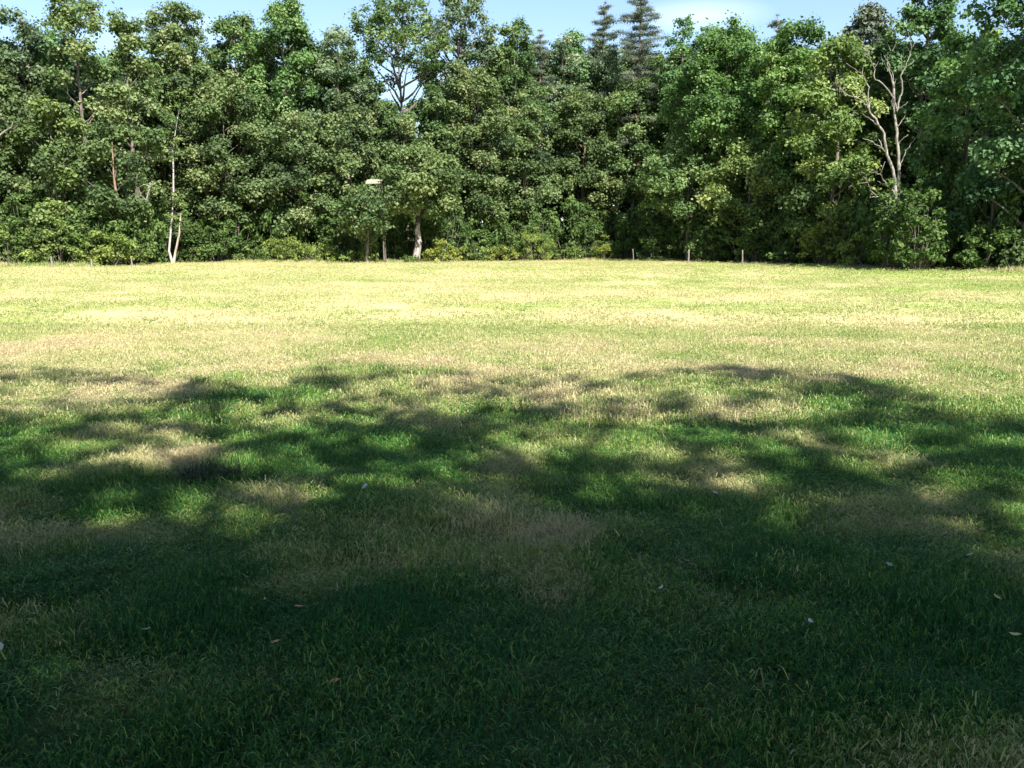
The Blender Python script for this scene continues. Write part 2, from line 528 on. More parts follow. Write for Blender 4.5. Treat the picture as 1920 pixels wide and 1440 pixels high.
def scatter(name, pts, scl, rotz, tilt, straw, variants, label):
    """instance real blade clumps on points with geometry nodes"""
    me = bpy.data.meshes.new(name)
    me.vertices.add(len(pts))
    me.vertices.foreach_set("co", np.asarray(pts, np.float32).ravel())
    for k, a, ty_ in (("sc", scl, 'FLOAT_VECTOR'), ("rot", np.stack([tilt[:, 0], tilt[:, 1], rotz], -1), 'FLOAT_VECTOR')):
        at = me.attributes.new(k, ty_, 'POINT'); at.data.foreach_set("vector", np.asarray(a, np.float32).ravel())
    at = me.attributes.new("straw", 'FLOAT', 'POINT'); at.data.foreach_set("value", np.asarray(straw, np.float32))
    o = bpy.data.objects.new(name, me); link(o)
    c = bpy.data.collections.new(name + "_kinds")
    for v in variants:
        vo = bpy.data.objects.new(name + "_clump", v)
        v.materials.append(M_GRASS)
        c.objects.link(vo)
    ng = bpy.data.node_groups.new(name, 'GeometryNodeTree')
    ng.interface.new_socket("Geometry", in_out='INPUT', socket_type='NodeSocketGeometry')
    ng.interface.new_socket("Geometry", in_out='OUTPUT', socket_type='NodeSocketGeometry')
    gi = ng.nodes.new("NodeGroupInput"); go = ng.nodes.new("NodeGroupOutput")
    ci = ng.nodes.new("GeometryNodeCollectionInfo"); ci.inputs[0].default_value = c
    ci.inputs["Separate Children"].default_value = True; ci.inputs["Reset Children"].default_value = True
    ip = ng.nodes.new("GeometryNodeInstanceOnPoints"); ip.inputs["Pick Instance"].default_value = True
    rv = ng.nodes.new("FunctionNodeRandomValue"); rv.data_type = 'INT'
    rv.inputs[4].default_value = 0; rv.inputs[5].default_value = len(variants) - 1
    a1 = ng.nodes.new("GeometryNodeInputNamedAttribute"); a1.data_type = 'FLOAT_VECTOR'; a1.inputs[0].default_value = "rot"
    a2 = ng.nodes.new("GeometryNodeInputNamedAttribute"); a2.data_type = 'FLOAT_VECTOR'; a2.inputs[0].default_value = "sc"
    Lk = ng.links.new
    Lk(gi.outputs[0], ip.inputs["Points"]); Lk(ci.outputs[0], ip.inputs["Instance"])
    Lk(rv.outputs[2], ip.inputs["Instance Index"])
    e2r = ng.nodes.new("FunctionNodeEulerToRotation")
    Lk(a1.outputs[0], e2r.inputs[0]); Lk(e2r.outputs[0], ip.inputs["Rotation"])
    Lk(a2.outputs[0], ip.inputs["Scale"]); Lk(ip.outputs[0], go.inputs[0])
    md = o.modifiers.new("scatter", 'NODES'); md.node_group = ng
    return tag(o, label, None, None, "stuff")


def wedge(rng, y0, y1, n, spread=.78, pad=1.5):
    y = np.sqrt(y0 ** 2 + (y1 ** 2 - y0 ** 2) * rng.random(n))
    x = (rng.random(n) * 2 - 1) * (y * spread + pad)
    return x, y


def lay(name, y0, y1, n, variants, s0, s1, seed, label, hs=1., keep=None, strawadd=0., spread=.78):
    rng = np.random.default_rng(seed)
    x, y = wedge(rng, y0, y1, n, spread)
    if keep is not None:
        k = keep(x, y, rng); x, y = x[k], y[k]
    if y1 > 40:
        u = 960 + FPX * x / y
        k = y < np.interp(u, LU, LY) + .5
        x, y = x[k], y[k]
    n = len(x)
    z = height(x, y)
    s = s0 + (s1 - s0) * rng.random(n)
    tall = .6 + 1.05 * smooth(.35, .72, fbm(x * 2.3 + 31, y * 2.3, 4))
    sc = np.stack([s, s, s * tall * hs], -1)
    st = np.clip(straw_at(x, y) + rng.normal(0, .07 if y0 < 30 else .035, n) + strawadd, 0, 1)
    return scatter(name, np.stack([x, y, z], -1), sc, rng.random(n) * 6.283, rng.normal(0, .10, (n, 2)), st, variants, label)


V1 = [blades_mesh("mown_grass_clump", 280, .17, .018, .043, .0028, 100 + i, lean=.8, flat=.3) for i in range(8)]
lay("mown_grass", 1.2, 7.5, 8200, V1, .8, 1.25, 11, "short mown grass in the tree shade right below the camera")
V2 = [blades_mesh("lawn_clump", 170, .26, .02, .055, .0060, 200 + i, lean=.75, flat=.3) for i in range(8)]
lay("mown_meadow_grass", 7.2, 18, 9000, V2, .8, 1.3, 12, "short mown grass where the shade meets the sunlit field")
V3 = [blades_mesh("meadow_clump", 110, .55, .02, .05, .018, 300 + i, lean=1.1, flat=.3, tone=.5) for i in range(6)]
lay("sunlit_meadow_grass", 17, 42, 9000, V3, .8, 1.3, 13, "yellow green mown grass across the middle of the field", spread=.7)
V4 = [blades_mesh("far_clump", 100, 1.1, .02, .05, .040, 400 + i, lean=1.2, flat=.3, tone=.55) for i in range(6)]
lay("far_meadow_grass", 41, 97, 15000, V4, .8, 1.3, 14, "pale mown grass of the far field up to the wood edge", spread=.68)
# matted thatch of old cut blades lying flat between the stalks
V9 = [blades_mesh("thatch_clump", 90, .20, .035, .07, .0034, 950 + i, lean=1.2, flat=.85) for i in range(6)]
lay("matted_thatch", 1.6, 13, 6000, V9, .7, 1.3, 18, "matted old cut blades lying between the mown stalks", hs=.9, strawadd=.03,
    keep=lambda x, y, r: r.random(len(x)) < .15 + .9 * smooth(.42, .62, fbm(x * 1.9 + 11, y * 1.6 + 50, 4)))
# long soft grass combed over near the camera
V5 = [blades_mesh("long_grass_clump", 120, .15, .045, .10, .0028, 500 + i, lean=1.25, comb=(.9, .35, 0), tone=.15) for i in range(5)]
lay("long_grass", 1.2, 4.4, 2200, V5, .8, 1.3, 15, "longer soft dark grass combed to the right in deepest shade",
    keep=lambda x, y, r: r.random(len(x)) < .15 + 1.2 * smooth(.42, .62, fbm(x * 1.1 + 60, y * 1.4, 3)))
# dry cut stalks lying about
V6 = [blades_mesh("hay_wisp", 16, .16, .04, .09, .003, 600 + i, lean=.4, flat=1., tone=.85) for i in range(5)]
lay("cut_hay", 2, 20, 3800, V6, .7, 1.4, 16, "dry cut stalks left lying on the mown grass", strawadd=.25,
    keep=lambda x, y, r: r.random(len(x)) < smooth(.25, .75, straw_at(x, y)))
V7 = [blades_mesh("green_tuft", 50, .07, .035, .075, .0036, 700 + i, lean=.5, tone=.2) for i in range(5)]
lay("grass_regrowth", 2, 24, 2600, V7, .6, 1.3, 17, "fresh green regrowth standing above the mown grass", strawadd=-.25,
    keep=lambda x, y, r: r.random(len(x)) < .2 + smooth(.5, .7, fbm(x * 1.7 + 90, y * 1.7, 3)))

# rough strip of tall grass along the wood
rng = np.random.default_rng(44)
u = rng.random(3600) * 2300 - 200
yy = np.interp(u, LU, LY) + rng.normal(.3, .45, len(u))
xx = (u - 960) / FPX * yy
V8 = [blades_mesh("rough_clump", 60, .35, .15, .42, .022, 800 + i, lean=.4, flat=.1) for i in range(5)]
nn_ = len(u)
dens = fbm(xx * .25, yy * .1 + 70, 2)
s_ = .35 + 1.0 * smooth(.35, .7, dens) * rng.random(nn_)
scatter("verge_grass", np.stack([xx, yy, height(xx, yy)], -1), np.stack([s_, s_, s_], -1), rng.random(nn_) * 6.28,
        rng.normal(0, .08, (nn_, 2)), np.clip(.5 + .5 * (fbm(xx * .3 + 5, yy * 0 + 2, 2) - .5) + rng.normal(0, .15, nn_), 0, 1), V8,
        "rough uncut grass verge along the foot of the wood")

# ------------------------------------------------------------------ trees
def grow(seed, H, W, zb, dens=1., leaf=.132, per=100, flat=.95, rb=(.24, .46), profile='oak', droop=0., lean=(0, 0), trunk_r=None, nb=None, twig=True, limb_k=1., limb_lo=.75):
    """one broad-leaved tree: returns (trunk, limbs, foliage) meshes"""
    rng = np.random.default_rng(seed)
    tr = Tubes(); lb = Tubes()
    top = np.array([lean[0], lean[1], zb + (H - zb) * .82])
    tp = bend((0, 0, -.3), top, 9, rng, .05)
    r0 = trunk_r or .011 * H + .06
    rad = r0 * (1 - .86 * np.linspace(0, 1, 9) ** 1.1); rad[0] *= 1.35
    tr.add(tp, rad, 9, rng)
    Hc = H - zb
    area = W * Hc
    nb = nb or max(10, int(area * .50))
    C = []; R = []; T = []
    for i in range(nb):
        t = (i + .5) / nb
        z = t ** .9
        if profile == 'oak':
            pr = math.sin(math.pi * min(1, .16 + .80 * z)) ** .55
        elif profile == 'column':
            pr = .95 * (math.sin(math.pi * min(1, .25 + .70 * z)) ** .4)
        else:
            pr = math.sqrt(max(.05, 1 - z ** 2))
        a = i * 2.39996 + rng.normal(0, .35)
        rbw = W * rng.uniform(*rb) * (1 - .25 * z)
        rad_ = max(0, W * pr - rbw * .75) * rng.uniform(.65, 1.1)
        b = np.array([math.cos(a) * rad_, math.sin(a) * rad_, zb + rbw * .5 + (Hc - rbw * 1.15) * z + rng.normal(0, .25)])
        ft = float(np.clip((b[2] - zb) / (top[2] - zb), 0, 1))
        b[:2] += np.array(lean) * ft
        # limb
        zi = max(zb * limb_lo, b[2] - .55 * rad_ - .8)
        k = float(np.clip((zi + .3) / (top[2] + .3), 0, .97)) * 8
        k0 = int(k); s0 = tp[k0] * (1 - (k - k0)) + tp[min(8, k0 + 1)] * (k - k0)
        lr = r0 * (.40 - .25 * z) * limb_k
        lp = bend(s0, b, 6, rng, .13, -.05)
        lb.add(lp, lr * (1 - .75 * np.linspace(0, 1, 6)), 5)
        bt = rng.normal(0, .10)
        m = max(5, int(11 * dens))
        for j in range(m):
            d = rng.normal(size=3); d /= np.linalg.norm(d)
            if d[2] < -.25: d[2] *= -.7
            c = b + d * rbw * rng.uniform(.45, 1.30) * np.array([1, 1, .95])
            C.append(c); R.append(rng.uniform(.45, .85) * (W / 4) ** .35); T.append(bt + rng.normal(0, .10))
            if twig and j % 2 == 0:
                lb.add(bend(b * .4 + lp[-2] * .6, c, 4, rng, .15), [lr * .3, lr * .22, lr * .15, .012], 3, cap=False)
    C = np.array(C); R = np.array(R)
    Nn = (per * (R / .65) ** 2 * (.75 + .5 * rng.random(len(R)))).astype(int)
    fo = leaf_cloud("foliage", C, R, Nn, leaf, rng, flat=flat, tones=T, droop=droop,
                    cull=lambda p, rg: ((p[:, 1] < .35 * W) | (rg.random(len(p)) < .35)) & (rg.random(len(p)) > .42 * smooth(H - 6.5, H - 1, p[:, 2])))
    return tr.mesh("trunk"), lb.mesh("limbs"), fo


def conifer(seed, H, W, zb, per=55, dense=1.):
    rng = np.random.default_rng(seed)
    tr = Tubes(); lb = Tubes(); C = []; R = []
    tp = bend((0, 0, -.3), (rng.normal(0, .2), 0, H), 9, rng, .02)
    tr.add(tp, (.012 * H + .03) * (1 - .9 * np.linspace(0, 1, 9)), 8, rng)
    z = zb
    while z < H - .3:
        f = (z - zb) / (H - zb)
        Lb = W * (1 - f) ** .6 * rng.uniform(.55, 1.15) + .2
        n = 5
        a0 = rng.random() * 6.28
        for i in range(n):
            if rng.random() > dense: continue
            a = a0 + i * 6.283 / n + rng.normal(0, .2)
            L_ = Lb * rng.uniform(.4, 1.25)
            e = np.array([math.cos(a) * L_, math.sin(a) * L_, z + L_ * (.25 - .45 * (1 - f)) + rng.normal(0, .1)])
            s0 = np.array([0, 0, z]) + tp[min(8, int(z / H * 8))] * np.array([1, 1, 0])
            lb.add(bend(s0, e, 4, rng, .06), [.05, .04, .025, .01], 4, cap=False)
            for q in (.35, .6, .82, 1.):
                if q * L_ < .3: continue
                C.append(s0 * (1 - q) + e * q + np.array([0, 0, -.08])); R.append(.22 + .20 * (1 - abs(q - .6)) * min(1, L_ / 2))
        z += .55 + .25 * (1 - f)
    C.append(np.array([0, 0, H])); R.append(.2)
    R = np.array(R) * 1.6
    fo = leaf_cloud("foliage", np.array(C), R, np.maximum(12, (per * (R / .4) ** 2)).astype(int), .10, rng, flat=.55, up=.2, aspect=.28, droop=.6)
    return tr.mesh("trunk"), lb.mesh("limbs"), fo


def place_tree(name, parts, loc, label, cat, tint, bark, leafm, group=None, rz=0., sc=1.):
    root = empty(name, loc, label, cat, group)
    root.rotation_euler.z = rz
    root.scale = (sc, sc, sc) if not isinstance(sc, tuple) else sc
    for nm, me, mt in (("trunk", parts[0], bark), ("limbs", parts[1], M_BARK if bark is M_PINE_BARK else bark), ("foliage", parts[2], leafm)):
        if me is None: continue
        o = obj(nm, me, mt, root)
        if nm == "foliage":
            o.color = (*tint, 1); o["kind"] = "stuff"
        if nm == "limbs": o["kind"] = "stuff"
    return root


OLIVE = (1.02, 1.03, .98); GREEN_ = (.98, 1.12, .98); RICH = (.98, 1.22, .92); GREY = (1.12, 1.12, 1.5); DEEP = (.92, 1.20, 1.20); YEL = (1.28, 1.26, .98)
WG = "broadleaved trees along the wood edge"
# trunk column u, offset behind the edge, crown centre u, half width, top v, bottom v, tint, bark, options, label
TREES = [
    ('oak_tree', 12, 3, 12, 85, 150, 440, OLIVE, M_BARK, {}, "round topped olive oak at the far left with a dead branch beside it"),
    ('tall_oak', 70, 9, 66, 55, 24, 400, GREY, M_BARK, dict(profile='column'), "slender grey green tree left of the narrow blue sky notch"),
    ('tall_oak', 170, 5, 165, 62, -22, 420, OLIVE, M_BARK, dict(profile='column', dens=.85), "tall oak reaching past the top, right of the sky notch"),
    ('oak_tree', 118, 2, 110, 75, 200, 450, YEL, M_BARK, {}, "broad yellow green oak low on the left of the wood edge"),
    ('oak_tree', 248, 7, 258, 55, 34, 380, OLIVE, M_BARK, {}, "oak with a flat grey green top before the dark hollow"),
    ('oak_tree', 226, 2, 222, 60, 230, 430, OLIVE, M_PINE_BARK, {}, "lower oak left of the white birch with reddish trunk showing"),
    ('oak_tree', 345, 6, 355, 66, 8, 250, OLIVE, M_BARK, dict(dens=1.05), "high domed oak crown above the white birch trunk"),
    ('oak_tree', 420, 3, 428, 82, 150, 440, OLIVE, M_BARK, {}, "wide bulging oak right of the white birch"),
    ('tall_oak', 455, 9, 455, 55, 26, 300, GREEN_, M_BARK, dict(dens=.9), "green oak top with small sky holes, left of centre"),
    ('tall_oak', 545, 6, 545, 68, 0, 330, GREEN_, M_BARK, dict(dens=1.), "rich green oak dome touching the top, left of centre"),
    ('oak_tree', 560, 2, 560, 78, 215, 450, OLIVE, M_BARK, {}, "low spreading oak above the bright bramble bushes"),
    ('oak_tree', 630, 6, 645, 60, 62, 330, GREY, M_BARK, dict(dens=.8), "dull olive oak left of the open crowned tree"),
    ('oak_tree', 660, 3, 655, 66, 190, 440, OLIVE, M_BARK_PALE, {}, "olive oak whose crown surrounds the pale board"),
    ('young_oak', 688, -5, 688, 48, 353, 450, OLIVE, M_BARK, dict(nb=12), "young oak under the pale board, hiding its supports"),
    ('oak_tree', 705, 7, 700, 42, 150, 360, OLIVE, M_BARK_PALE, {}, "dull oak filling in below and left of the open crown"),
    ('oak_tree', 822, 7, 822, 46, 165, 360, GREEN_, M_BARK, {}, "oak filling in below and right of the open crown"),
    ('oak_tree', 762, 5, 762, 52, 205, 400, OLIVE, M_BARK, {}, "oak crown rising right under the forked trunk"),
    ('open_oak', 763, 9, 748, 88, -24, 185, GREEN_, M_BARK, dict(dens=.72, per=80, nb=24, trunk_r=.26, limb_k=1.7), "open crowned oak with dark forked limbs against the sky"),
    ('open_oak', 848, 10, 868, 72, -22, 190, GREY, M_BARK, dict(dens=.72, per=80, nb=24, limb_k=1.6), "thin crowned oak with sky showing through, centre top"),
    ('oak_tree', 777, -3.4, 798, 70, 285, 418, OLIVE, M_DAPPLED, dict(trunk_r=.36, nb=30, rb=(.2, .4), limb_k=.4, limb_lo=1.15), "small front oak with a thick pale sun dappled trunk"),
    ('tall_oak', 895, 4, 893, 62, 130, 430, OLIVE, M_BARK, dict(profile='column'), "dense olive oak forming a tall column at the centre"),
    ('tall_oak', 968, 8, 965, 52, 36, 330, GREEN_, M_BARK, dict(dens=.75), "pointed green oak top right of the thin crowned tree"),
    ('oak_tree', 975, 4, 990, 60, 200, 440, OLIVE, M_PINE_BARK, {}, "oak with brown trunk behind the round willow bush"),
    ('oak_tree', 1058, 9, 1055, 50, 75, 340, GREY, M_BARK, dict(dens=.6), "pale thinning tree left of the two conifers"),
    ('oak_tree', 1095, 4, 1095, 68, 175, 430, OLIVE, M_PINE_BARK, {}, "oak with reddish trunk below the two conifers"),
    ('oak_tree', 1190, 6, 1175, 62, 150, 400, GREEN_, M_BARK, {}, "mid height oak in front of the tall conifer"),
    ('thin_tree', 1270, 9, 1270, 34, 30, 240, DEEP, M_BARK, dict(dens=.7), "small loose tree top right of the tall conifer"),
    ('oak_tree', 1350, 5, 1352, 95, 50, 330, RICH, M_BARK, {}, "big smooth domed oak right of centre"),
    ('oak_tree', 1290, 1, 1290, 75, 245, 440, GREEN_, M_BARK, {}, "low bright oak above the dark recess with fence posts"),
    ('oak_tree', 1400, 1, 1405, 75, 275, 450, YEL, M_BARK, {}, "rounded yellow green oak above the right hand fence posts"),
    ('tall_oak', 1475, 5, 1475, 70, 45, 400, RICH, M_BARK, {}, "full green oak between the big dome and the leafy column"),
    ('oak_tree', 1555, 1, 1553, 82, 70, 470, YEL, M_BARK, dict(profile='column'), "leafy oak clothed down to the grass left of the dead tree"),
    ('thin_tree', 1716, 9, 1716, 60, -40, 260, DEEP, M_BARK, dict(dens=.8, nb=34), "airy bluish tree top above the dead tree"),
    ('oak_tree', 1640, 9, 1640, 60, 75, 400, GREEN_, M_BARK, {}, "green oak directly behind the dead tree"),
    ('oak_tree', 1800, 3, 1800, 88, 66, 400, RICH, M_BARK, {}, "broad rich green oak right of the dead tree"),
    ('oak_tree', 1740, 6, 1740, 60, 190, 440, DEEP, M_PINE_BARK, {}, "shaded oak with orange trunk right of the dead tree"),
    ('oak_tree', 1925, 0, 1930, 118, -260, 420, (.66, .90, .92), M_BARK, {}, "huge shaded oak filling the top right corner"),  # darkened tint: the shade on this crown is put into its leaves
    ('oak_tree', 1850, 0, 1862, 66, 240, 470, DEEP, M_BARK, {}, "shadowed low oak beneath the corner oak"),
    ('oak_tree', 2010, 0, 2010, 95, -160, 440, DEEP, M_BARK, {}, None),
    ('oak_tree', -110, 2, -110, 95, 20, 440, OLIVE, M_BARK, {}, None),
    ('oak_tree', -250, 3, -250, 100, 0, 440, OLIVE, M_BARK, {}, None),
    ('oak_tree', 2150, 0, 2150, 100, -60, 440, DEEP, M_BARK, {}, None),
]
FRONT = []
LIB = []
for i, (nm, tu, off, cu, hw, vt, vb, tint, bark, opt, label) in enumerate(TREES):
    Y = edge(tu) + off + 3.0
    base = at_depth(tu, 462, Y); base[2] = 0
    ztop = at_depth(cu, vt, Y)[2]; zb = max(1.2, at_depth(cu, vb, Y)[2])
    W = hw / FPX * Y * 1.12
    lean = ((cu - tu) / FPX * Y, 0)
    if label is None:
        src = LIB[i % 8]
        root = place_tree(nm, src[0], base, "broad oak standing just outside the picture beside the wood edge", "tree", tint, bark, M_OAK,
                          "oaks just outside the picture", rz=i * 1.3, sc=float(ztop / src[1]))
        continue
    jr = np.random.default_rng(i + 70)
    tint = tuple(np.array(tint) * jr.uniform(.86, 1.16) * jr.uniform(.97, 1.03, 3))
    parts = grow(1000 + i * 7, ztop, W, zb, lean=lean, **{**dict(per=112), **opt})
    place_tree(nm, parts, base, label, "tree", tint, bark, M_OAK, WG)
    if nm in ('oak_tree', 'tall_oak'): LIB.append((parts, ztop, W))

# conifers
for (u, off, hw, vt, vb, dense, label) in [
    (1128, 12, 52, 6, 260, .75, "shorter dark conifer with a stepped outline against the sky"),
    (1196, 10, 62, -40, 260, .8, "tallest conifer, a ragged spire at the top of the picture"),
    (1440, 14, 34, 30, 300, .9, "small pine tip peeping over the right hand oaks"),
    (312, 12, 24, 14, 260, .9, "narrow conifer tip in the left skyline"),
    (1012, 13, 28, 58, 300, .8, "small conifer tip right of centre in the skyline"),
    (1845, 14, 30, 55, 300, .9, "thin conifer tip by the top right sky gap")]:
    Y = edge(u) + off
    base = at_depth(u, 462, Y); base[2] = 0
    zt = at_depth(u, vt, Y)[2]; zb = at_depth(u, vb, Y)[2]
    place_tree("conifer_tree", conifer(int(u), zt, hw / FPX * Y, zb, dense=dense), base, label, "conifer", (1, 1, 1.05), M_PINE_BARK, M_NEEDLE,
               "conifers among the oaks")

Y = edge(1600) + 11
base = at_depth(1600, 462, Y); base[2] = 0
place_tree("pine_tree", grow(88, at_depth(1600, 10, Y)[2], 62 / FPX * Y, at_depth(1600, 250, Y)[2], leaf=.13, per=120, flat=.6, nb=22),
           base, "broad dark pine crown rising left of the dead tree", "pine", (1, 1, 1.05), M_PINE_BARK, M_NEEDLE)

# deeper rows of the wood: same meshes, shared
rng = np.random.default_rng(3)
k = 0
for row, (off, vt0, vt1, step) in enumerate([(15, 60, 130, 66), (23, 90, 140, 74), (32, 110, 150, 84)]):
    for u in np.arange(-260 + row * 30, 2200, step):
        uu = u + rng.normal(0, 10)
        if row < 2 and abs(uu - 765) < 30: continue
        vt = rng.uniform(vt0, vt1)
        if 720 < uu < 860: vt = max(vt, 190)
        Y = edge(uu) + off + rng.normal(0, 1.5)
        base = at_depth(uu, 462, Y); base[2] = 0
        src, zt, W = LIB[int(rng.integers(len(LIB)))]
        s = at_depth(uu, vt, Y)[2] / zt
        place_tree("woodland_tree", src, base, "oak deep inside the wood, only dark foliage between the front trees", "tree",
                   [OLIVE, GREEN_, DEEP, GREY][k % 4], M_BARK, M_OAK, "oaks deep inside the wood", rz=float(rng.normal(0, .5)),
                   sc=(float(min(1.5, 4.6 / W)), float(min(1.5, 4.6 / W)), float(s)))
        k += 1

# ------------------------------------------------------------------ understorey bushes
def bush(seed, W, H, per=95, leaf=.11, flat=.8, aspect=.62, droop=0., fill=1.):
    rng = np.random.default_rng(seed)
    lb = Tubes(); C = []; R = []
    n = max(9, int(12 * W * max(H, 1) * fill / 1.6))
    for i in range(n):
        a = rng.random() * 6.283; rr = W * math.sqrt(rng.random()) * .88
        hmax = H * (1 - .55 * (rr / W) ** 2)
        z = hmax * rng.uniform(.12, .95)
        c = np.array([math.cos(a) * rr, math.sin(a) * rr * .8, z])
        C.append(c); R.append(rng.uniform(.28, .5) * min(1., .6 + W / 5))
        if i % 3 == 0:
            lb.add(bend((c[0] * .25, c[1] * .25, -.05), c, 4, rng, .12), [.04, .03, .02, .008], 4, cap=False)
    R = np.array(R)
    fo = leaf_cloud("foliage", np.array(C), R, (per * (R / .4) ** 2).astype(int), leaf, rng, flat=flat, aspect=aspect, droop=droop)
    return lb.mesh("stems"), fo


SH_B = (1.45, 1.38, 1.1); SH_G = (1.0, 1.05, .95); SH_SHADE = (.66, .80, .74); SH_Y = (1.4, 1.2, .85)  # the darkest tint puts the wood edge's shade into the leaf colour
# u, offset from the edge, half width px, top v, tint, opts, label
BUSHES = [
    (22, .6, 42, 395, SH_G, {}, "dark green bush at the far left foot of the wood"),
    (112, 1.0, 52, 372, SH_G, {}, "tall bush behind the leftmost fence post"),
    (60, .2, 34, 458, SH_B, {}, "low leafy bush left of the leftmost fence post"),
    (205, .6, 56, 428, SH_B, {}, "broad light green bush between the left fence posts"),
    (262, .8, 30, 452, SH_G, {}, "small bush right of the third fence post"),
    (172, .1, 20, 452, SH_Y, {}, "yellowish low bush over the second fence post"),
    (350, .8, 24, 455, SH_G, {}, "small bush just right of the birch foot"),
    (300, 3.0, 40, 360, SH_SHADE, {}, "shaded bush behind the birch trunk"),
    (405, 2.5, 45, 385, SH_SHADE, {}, "dark hazel bush in shade right of the birch"),
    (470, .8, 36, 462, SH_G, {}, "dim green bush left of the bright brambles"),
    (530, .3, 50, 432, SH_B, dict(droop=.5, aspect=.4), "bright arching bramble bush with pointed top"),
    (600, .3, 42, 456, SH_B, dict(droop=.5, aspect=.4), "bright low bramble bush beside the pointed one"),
    (650, 2.0, 42, 420, SH_SHADE, {}, "dark undergrowth bush below the pale board"),
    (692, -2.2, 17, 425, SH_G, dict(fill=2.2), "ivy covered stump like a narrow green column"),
    (738, 1.4, 30, 430, SH_SHADE, {}, "dark bush left of the dappled oak trunk"),
    (768, -2.6, 20, 474, SH_G, {}, "low bush at the foot of the dappled oak trunk"),
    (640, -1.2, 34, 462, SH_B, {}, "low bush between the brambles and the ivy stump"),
    (818, -2.0, 38, 448, SH_Y, {}, "yellow green bush right of the dappled oak trunk"),
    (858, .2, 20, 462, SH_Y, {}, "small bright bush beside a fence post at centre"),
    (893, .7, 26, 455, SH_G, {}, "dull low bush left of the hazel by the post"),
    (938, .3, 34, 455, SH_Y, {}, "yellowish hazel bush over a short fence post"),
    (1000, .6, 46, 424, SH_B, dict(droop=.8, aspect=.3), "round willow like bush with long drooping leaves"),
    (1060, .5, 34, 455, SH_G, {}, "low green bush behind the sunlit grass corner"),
    (1090, 2.5, 46, 380, SH_SHADE, {}, "dark tall bush behind the grass corner"),
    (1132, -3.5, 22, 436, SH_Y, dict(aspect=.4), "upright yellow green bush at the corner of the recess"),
    (1170, 1, 40, 440, SH_SHADE, {}, "shaded bush at the left of the dark recess"),
    (1240, 1, 48, 425, SH_SHADE, {}, "shaded bush in the dark recess behind the thin post"),
    (1330, 1, 50, 420, SH_SHADE, {}, "shaded bush in the dark recess behind the pale topped post"),
    (1420, 1, 46, 410, SH_SHADE, {}, "shaded bush in the dark recess behind the third right post"),
    (1480, .5, 36, 466, SH_SHADE, {}, "low dark bush at the right end of the recess"),
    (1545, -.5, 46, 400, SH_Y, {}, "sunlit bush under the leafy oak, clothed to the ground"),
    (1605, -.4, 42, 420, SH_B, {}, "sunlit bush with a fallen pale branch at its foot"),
    (1685, .4, 50, 420, SH_SHADE, {}, "dark bush at the foot of the dead tree"),
    (1672, -4.8, 40, 318, SH_SHADE, dict(fill=1.7), "shaded tall bush hiding the foot of the dead tree"),
    (1722, -4.0, 50, 330, SH_SHADE, dict(fill=1.5), "leafy bush right of the dead trunk with a lit top"),
    (1650, 2.0, 40, 350, SH_SHADE, {}, "shaded bush left of the dead trunk"),
    (1760, .3, 52, 400, SH_SHADE, {}, "shaded green bush right of the dead tree"),
    (1840, .3, 52, 410, SH_SHADE, {}, "very dark bush under the shadowed oak"),
    (1905, .0, 40, 420, SH_SHADE, {}, "dark leafy bush at the right edge of the picture"),
]
BLIB = []
for i, (u, off, hw, vt, tint, opt, label) in enumerate(BUSHES):
    Y = edge(u) + off + 1.0
    base = at_depth(u, 462, Y); base[2] = float(height(base[0], base[1]))
    W = hw / FPX * Y; H = at_depth(u, vt, Y)[2]
    st, fo = bush(4000 + i, W, H, per=52, **opt)
    if not opt and H > 2.6: BLIB.append((st, fo, W, H))
    root = empty("bush", base, label, "bush", "bushes at the foot of the wood")
    s = obj("stems", st, M_BARK, root); s["kind"] = "stuff"
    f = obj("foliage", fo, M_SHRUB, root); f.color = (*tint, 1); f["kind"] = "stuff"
# the far side of the wood, one dark mass
rng = np.random.default_rng(31)
cu = rng.random(3600) * 3200 - 640
cy = np.interp(cu, LU, LY) + rng.uniform(40, 60, len(cu))
cz = rng.random(len(cu)) ** .9 * 13.0 - .6
fw = leaf_cloud("distant_wood", np.stack([(cu - 960) / FPX * cy, cy, cz], -1), rng.uniform(1.3, 2.4, len(cu)), np.full(len(cu), 18), .48, rng)
fwo = tag(obj("distant_wood", fw, M_OAK), "dark far side of the wood seen as one mass between the trunks", None, None, "stuff")
fwo.color = (*DEEP, 1)
# shaded undergrowth further in
rng = np.random.default_rng(8)
for row, (off, step) in enumerate([(4.5, 42), (8.5, 56), (15, 66), (24, 80)]):
    for u in np.arange(-200 + 20 * row, 2120, step):
        uu = u + rng.normal(0, 8)
        Y = edge(uu) + off + rng.normal(0, .6)
        base = at_depth(uu, 462, Y); base[2] = 0
        st, fo, W, H = BLIB[int(rng.integers(len(BLIB)))]
        root = empty("bush", base, "dim undergrowth bush inside the wood behind the edge bushes", "bush", "undergrowth bushes inside the wood")
        k_ = 2.6 / W; h_ = rng.uniform(4.5, 7.) / H
        root.scale = (k_, k_, h_); root.rotation_euler.z = float(rng.random() * 6.28)
        obj("stems", st, M_BARK, root)["kind"] = "stuff"
        f = obj("foliage", fo, M_SHRUB, root); f.color = (*SH_SHADE, 1); f["kind"] = "stuff"

# ------------------------------------------------------------------ birch with two stems
def px_path(pts, Y, rng, dy=0., origin=(0, 0, 0), scale=None):
    out = []
    for j, (u, v) in enumerate(pts):
        p = at_depth(u, v, Y)
        p[1] += dy * j / max(1, len(pts) - 1)
        out.append(p - np.asarray(origin))
    return np.array(out)


